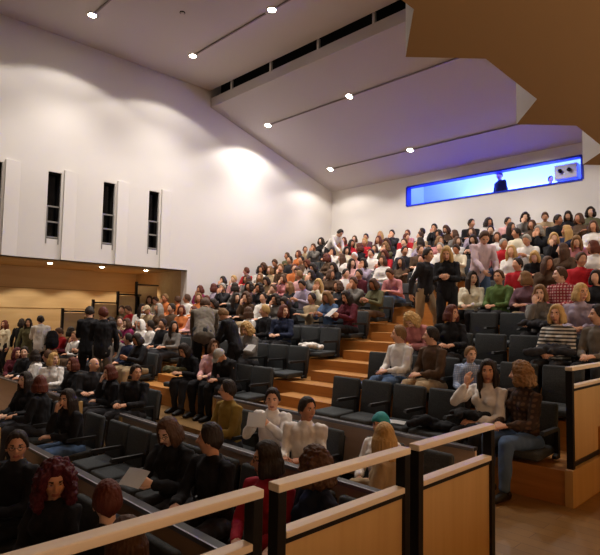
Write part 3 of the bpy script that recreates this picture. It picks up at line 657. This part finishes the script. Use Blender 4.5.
for k, line in enumerate(TABLE):
    n = 0
    for c, tok in enumerate(line.split()):
        x = cols(k)[c]
        if x is None or (k, c) in GAPS: continue
        if c < 3 and k >= 5 and tok == '.': continue   # outside the frame
        n += 1; y = Y0+.19+STEP*k; z = RISE*k; x += .13 if (k, c) == (0, 1) else 0
        if (k, c) in NOSEAT: continue
        occ = tok != '.' and (k, c) not in DROP
        seat(x, y, z, '%s charcoal seat, %s, %s from the railing end' % ('occupied' if occ else 'empty', RN[k], ORD[n-1]), 'auditorium seats in the raked rows', arms=k < 6)
        if not occ: continue
        top, hair, style = tok.split('-'); sp_ = SPECIAL.get((k, c)); hi = k < 3 and c < 14 or sp_ is not None
        if sp_:
            person((x, y, z), sp_[1], sp_[0], top, hair, style, sp_[2], 'audience seated in the raked rows', hi=True, **({'skin': c % 3} | sp_[3])); continue
        pose = random.choice(FAR); tr_ = random.choice(['charcoal', 'black', 'navy', 'blue', 'brown', 'charcoal', 'tan'])
        person((x+random.uniform(-.035, .035), y+random.uniform(-.03, .02), z), random.uniform(-.15, .35), pose, top, hair, style,
               '%s, %s, %s seat from railing end' % (pdesc(top, hair, style), RN[k], ORD[n-1]), 'audience seated in the raked rows', hi=hi, trous=tr_, skin=random.randrange(5), scale=random.uniform(.93, 1.01) if k > 3 else random.uniform(.95, 1.03), inner=random.choice([None, 'white', 'black', None]))
# ------------------------------------------------------------------ stalls rows
G2 = 'audience seated in the front stalls'
def zoff(y): return -.37 if y > 3.3 else -.50 if y > 2.05 else -.62 if y > .85 else -.74
STALLS = [
 # x, y, dz, yaw, pose, top, hair, style, label, extras
 (-2.8, 3.9, -.12, -.9, 'talkr', 'tan', 'blonde', 'bob', 'person with long blonde hair behind the middle railing panel', dict(style2='long')),
 (-3.18, 4.3, -.04, .1, 'lap', 'white', 'teal', 'beanie', 'small child in teal knitted hat behind blonde person', dict(scale=.94)),
 (-4.0, 4.1, -.04, .2, 'talkl', 'white', 'dark', 'short', 'person in white shirt with brown hair facing sideways beside white programme holder', dict(skin=4)),
 (-4.59, 4.15, -.02, .45, 'readup', 'white', 'dark', 'short', 'person in white sweatshirt holding white paper before the chin', dict()),
 (-5.3, 4.1, .0, .1, 'lapr', 'mustard', 'dark', 'short', 'person in mustard top and glasses behind the reading couple', dict(gl=True)),
 (-2.45, 2.65, .07, -.2, 'lapr', 'navy', 'brown', 'curly', 'person with wavy brown hair and navy top behind middle railing', dict(inner='lavender')),
 (-2.9, 2.62, .04, .35, 'lapr', 'crimson', 'dark', 'bob', 'person in bright red top with dark hair and glasses, behind railing post', dict(gl=True)),
 (-3.55, 2.62, .07, .35, 'talkr', 'black', 'dark', 'short', 'person in black jacket with short dark hair turning to neighbour with leaflet', dict(inner='charcoal')),
 (-4.12, 2.62, .07, .3, 'read', 'black', 'brown', 'bob', 'person in black top with glasses and brown bob, beside black-jacketed neighbour', dict(gl=True, skin=2)),
 (-6.95, 2.9, -.04, .2, 'chin', 'black', 'dark', 'long', 'person in black with jeans, hand at face, at the stalls aisle', dict(trous='blue')),
 (-8.1, 2.9, .0, -.5, 'talkr', 'black', 'auburn', 'bob', 'person in black with auburn bob seen from behind, in third stalls row', dict()),
 (-8.75, 2.9, .0, .3, 'lap', 'black', 'dark', 'long', 'person in black with long dark hair leaning at the left, third stalls row', dict()),
 (-4.15, 1.62, -.07, .45, 'lapl', 'black', 'redcurl', 'bigcurly', 'person in black with voluminous dark red curls, above the nearest railing', dict(skin=1)),
 (-4.98, 1.62, .04, .35, 'lapl', 'black', 'dark', 'short', 'person in black with glasses and short dark hair at lower left', dict(gl=True, skin=3)),
 (-3.23, 1.62, .0, -.5, 'talkr', 'black', 'dark', 'short', 'person with dark reddish cap of hair just above nearest railing', dict(hc='auburn')),
 (-2.76, 1.5, -.06, -.4, 'lapr', 'black', 'brown', 'long', 'person with long brown hair below the nearest railing, bottom of picture', dict()),
 (-7.73, 4.15, .0, .3, 'talkl', 'black', 'dark', 'short', 'person in black with short dark hair, beside auburn-haired person in stalls', dict()),
 (-8.38, 4.15, -.05, -.2, 'chin', 'black', 'auburn', 'bob', 'person in black with auburn bob facing the camera, fourth stalls row', dict()),
 (-9.3, 4.15, .0, .8, 'talkl', 'charcoal', 'grey', 'bald', 'bald person in grey jacket, behind left desk ledge', dict(inner='white')),
 (-9.96, 4.1, -.05, .1, 'lap', 'black', 'auburn', 'bob', 'person in black with auburn hair between bald and blonde persons', dict()),
 (-10.7, 4.0, .0, .6, 'talkl', 'white', 'blonde', 'bob', 'person with blonde bob and white collar, behind left desk ledge', dict()),
 (-11.3, 4.15, .0, .1, 'lapr', 'black', 'brown', 'short', 'person with brown hair beside blonde bob, further from camera', dict()),
 (-11.96, 4.15, -.03, .0, 'talkr', 'white', 'dark', 'bob', 'person in white and black with dark hair, behind left desk ledge', dict(inner='black')),
 (-12.7, 4.15, .0, .2, 'lapl', 'black', 'dark', 'short', 'person in black beside maroon headscarf', dict()),
 (-13.3, 4.15, -.05, .8, 'lapl', 'maroon', 'redcurl', 'hood', 'person in maroon headscarf and top at left frame edge', dict()),
]
for i, (x, y, dz, yaw, pose, top, hair, style, lab, ex) in enumerate(STALLS):
    ex = dict(ex); style = ex.pop('style2', style); hair = ex.pop('hc', hair)
    person((x, y, zoff(y)+dz), yaw, pose, top, hair, style, lab, G2, hi=True, **({'skin': i % 3} | ex))
n = {}
def stall_seat(x, y, occ):
    r = {4.15: 'fourth', 2.9: 'third', 1.62: 'second', .45: 'front'}[y]; n[y] = n.get(y, 0)+1
    seat(x, y+.03, zoff(y), '%s charcoal seat in %s stalls row, %s from the railing' % ('occupied' if occ else 'empty', r, ORD[n[y]-1]), 'auditorium seats in the front stalls')
for x in (-2.72, -3.24, -4.0, -4.6, -5.3, -7.73, -8.38, -9.3, -9.93, -10.6, -11.3, -11.96, -12.6, -13.3): stall_seat(x, 4.15, 1)
for x, o in ((-2.5, 1), (-3.02, 1), (-3.66, 1), (-4.2, 1), (-4.75, 0), (-5.26, 0), (-5.77, 0), (-6.28, 0), (-6.95, 1), (-8.1, 1), (-8.75, 1), (-9.5, 0)): stall_seat(x, 2.9, o)
for x, o in ((-2.62, 1), (-3.15, 1), (-3.66, 0), (-4.17, 1), (-4.98, 1), (-5.5, 0), (-7.6, 0), (-8.1, 0)): stall_seat(x, 1.62, o)
# ------------------------------------------------------------------ people on their feet
G3 = 'people standing in the aisles'
ST = [
 (-11.0, 4.8, 0, -1.9, 'standphone', 'black', 'dark', 'short', 'black', 'person standing in black with back turned, left of pair near wood wall', 1.08, {}),
 (-10.25, 4.75, 0, -2.1, 'standtalk', 'black', 'auburn', 'short', 'grey', 'person standing in black sweater and grey trousers, right of pair', 1.06, {}),
 (-13.9, 4.85, 0, -2.0, 'standtalk', 'white', 'dark', 'short', 'black', 'person standing in white shirt with dark hair wearing black backpack', .93, {}),
 (-14.45, 4.75, 0, .9, 'stand', 'olive', 'dark', 'long', 'olive', 'person standing in olive top with long dark hair facing the white shirt', .88, {}),
 (-15.0, 4.75, 0, -2.2, 'stand', 'black', 'dark', 'bob', 'black', 'person standing in black behind olive top, seen from behind', .87, {}),
 (-15.4, 4.5, 0, .3, 'stand', 'cream', 'auburn', 'long', 'black', 'person in cream top with dark reddish hair at extreme left edge', .84, {}),
 (-8.1, 5.62, .31, -2.2, 'bend', 'taupe', 'brown', 'short', 'black', 'person in grey-brown jacket bending over with back to camera', 1.14, {}),
 (-7.35, 5.75, .31, -1.1, 'reach', 'black', 'light', 'short', 'black', 'person in black shirt leaning over seats beside the bending person', .92, {}),
 (-5.12, 8.1, 1.24, 1.5, 'walk', 'charcoal', 'dark', 'short', 'tan', 'person in dark jacket and tan trousers walking up stepped aisle', .98, {}),
 (-4.62, 8.0, 1.24, .4, 'standphone', 'black', 'blonde', 'long', 'black', 'person in long black coat with blonde hair standing on stepped aisle', .98, {}),
 (-4.6, 9.05, 1.55, .9, 'reach', 'pinkshirt', 'brown', 'short', 'blue', 'person standing in pale pink striped shirt and jeans, leaning over the row', 1.04, {}),
 (-11.0, 12.1, 2.79, 1.5, 'bend', 'white', 'dark', 'short', 'black', 'person in bright white shirt bending over near the top rows', 1.0, {}),
]
TOPC['pinkshirt'] = '#c9b3bb'
for x, y, z, yaw, pose, top, hair, style, tr_, lab, sc_, ex in ST:
    person((x, y, z), yaw, pose, top, hair, style, lab, G3, hi=True, trous=tr_, scale=sc_, **ex)
# booth crew behind the blue window
person((-6.82, YB+.45, 4.21), -.5, 'stand', 'black', 'dark', 'cap', 'dark silhouetted person in cap behind the blue control booth window', 'booth crew', trous='black', scale=1.0)
person((-5.5, YB+.6, 4.25), .6, 'stand', 'navy', 'dark', 'short', 'dark low silhouette behind control booth window beside white projector', 'booth crew', trous='black', scale=.78)
# ------------------------------------------------------------------ props
r = empty('projector', (-4.95, YB+.5, 4.2)); tag(r, 'white boxy projector on stand behind the blue booth window', 'projector')
boxobj('body', (-.28, .28, -.35, .3, 1.12, 1.5), mat('projector_shell', '#d9dbe4', .5), r, .02); boxobj('stand', (-.06, .06, -.06, .06, 0, 1.12), BLACKM, r)
bm = bmesh.new()
for s in (-.12, .1): tube(bm, [V((s, -.36, 1.33)), V((s, -.42, 1.33))], [.05, .05], 14, cap=False)
finish('lens', bm, DARKG, r)
def paper(loc, rot, w_, h_, lab, fold=.012):
    bm = bmesh.new(); nx = 6; g = [[bm.verts.new((w_*(i/nx-.5), h_*(j/4-.5), fold*math.sin(i/nx*math.pi)+.0)) for j in range(5)] for i in range(nx+1)]
    for i in range(nx):
        for j in range(4): bm.faces.new((g[i][j], g[i+1][j], g[i+1][j+1], g[i][j+1]))
    bmesh.ops.solidify(bm, geom=bm.faces[:], thickness=.003)
    o = finish('paper_leaflet', bm, PAPER); o.location = loc; o.rotation_euler = rot; tag(o, lab, 'leaflet', 'printed programmes'); return o
paper((-3.82, 5.36, .452), (0, 0, .5), .30, .21, 'white leaflet lying on an empty seat of the front raked row')
def held(x, y, z, yaw, off, rot, w_, h_, lab):
    c = Matrix.Rotation(yaw, 3, 'Z')@V(off); paper((x+c.x, y+c.y, z+c.z), (rot[0], rot[1], rot[2]+yaw), w_, h_, lab)
held(-4.59, 4.15, -.39, .45, (0, -.45, .98), (R(70), 0, 0), .21, .15, 'white paper held up by person in white sweatshirt')
held(-4.12, 2.62, -.43, .3, (0, -.50, .83), (R(40), 0, 0), .22, .16, 'colourful leaflet held by person in black with glasses')
held(-6.6, 7.9, .93, -.1, (0, -.50, .82), (R(35), 0, 0), .16, .26, 'white programme held by person in maroon at stepped aisle')
held(-7.1, 6.3, .31, .1, (0, -.48, .82), (R(40), 0, 0), .2, .15, 'pale booklet held by reader in grey coat')
def bag(loc, yaw, s, mt, name, lab, cat, straps=True):
    root = empty(name, loc, yaw); tag(root, lab, cat)
    bm = bmesh.new(); tube(bm, [V((0, 0, 0)), V((0, 0, .12*s)), V((0, 0, .3*s)), V((0, .0, .42*s))], [(.15*s, .08*s), (.17*s, .1*s), (.16*s, .09*s), (.1*s, .05*s)], 18, ref=(1, 0, 0))
    tube(bm, [V((0, .09*s, .05*s)), V((0, .11*s, .13*s)), V((0, .09*s, .22*s))], [(.1*s, .03*s), (.11*s, .04*s), (.1*s, .03*s)], 12, ref=(1, 0, 0))
    me = remesh(bm, .012, 3, clothwob(.012, 12, 2)); me.materials.clear(); me.materials.append(mt); link('bag_body', me, root)
    if straps:
        for e in (-1, 1):
            bm = bmesh.new(); tube(bm, [V((e*.1*s, -.08*s, .05*s)), V((e*.12*s, -.22*s, .15*s)), V((e*.12*s, -.25*s, .34*s)), V((e*.08*s, -.06*s, .42*s))], [(.018, .006)]*4, 8); finish('shoulder_strap', bm, mt, root)
bag((-13.68, 5.06, .80), -1.8, .9, topmat('black'), 'backpack', 'black backpack worn over white shirt by standing person', 'backpack')
def coat(loc, yaw, mt, lab, s=1.0):
    bm = bmesh.new(); rr = random.Random(int(abs(loc[0])*100))
    for i in range(9):
        a = rr.uniform(0, 6.28); p = V((rr.uniform(-.15, .15), rr.uniform(-.08, .08), .04+rr.uniform(0, .05)))*s
        tube(bm, [p-V((math.cos(a), math.sin(a)*.6, .1))*.12*s, p, p+V((math.cos(a), math.sin(a)*.6, -.12))*.13*s], [.03*s, .05*s, .028*s], 10)
    me = remesh(bm, .012, 3, clothwob(.022, 11, 5)); me.materials.clear(); me.materials.append(mt); o = link('folded_coat', me); o.location = loc; o.rotation_euler = (0, 0, yaw); tag(o, lab, 'coat', 'coats laid on seats and laps')
coat((-3.33, 5.42, .45), .4, topmat('black'), 'black coat bundled on the seat beside person in white blouse', 1.1)
coat((-2.55, 6.78, 1.26), .2, topmat('charcoal'), 'dark coat across the lap of person in striped top', 1.15)
coat((-3.05, 7.55, 1.57), .1, topmat('charcoal'), 'dark coat over the knees of person in lavender', 1.1)
coat((-8.2, 5.1, .66), .8, topmat('olive'), 'olive coat held on lap next to pink top', 1.0)
coat((-2.75, 5.15, .66), .3, topmat('black'), 'black coat on the lap of person in white blouse', .9)
coat((-6.7, 6.98, 1.09), .6, topmat('white'), 'white jacket draped over a seat beside the stepped aisle', 1.0)
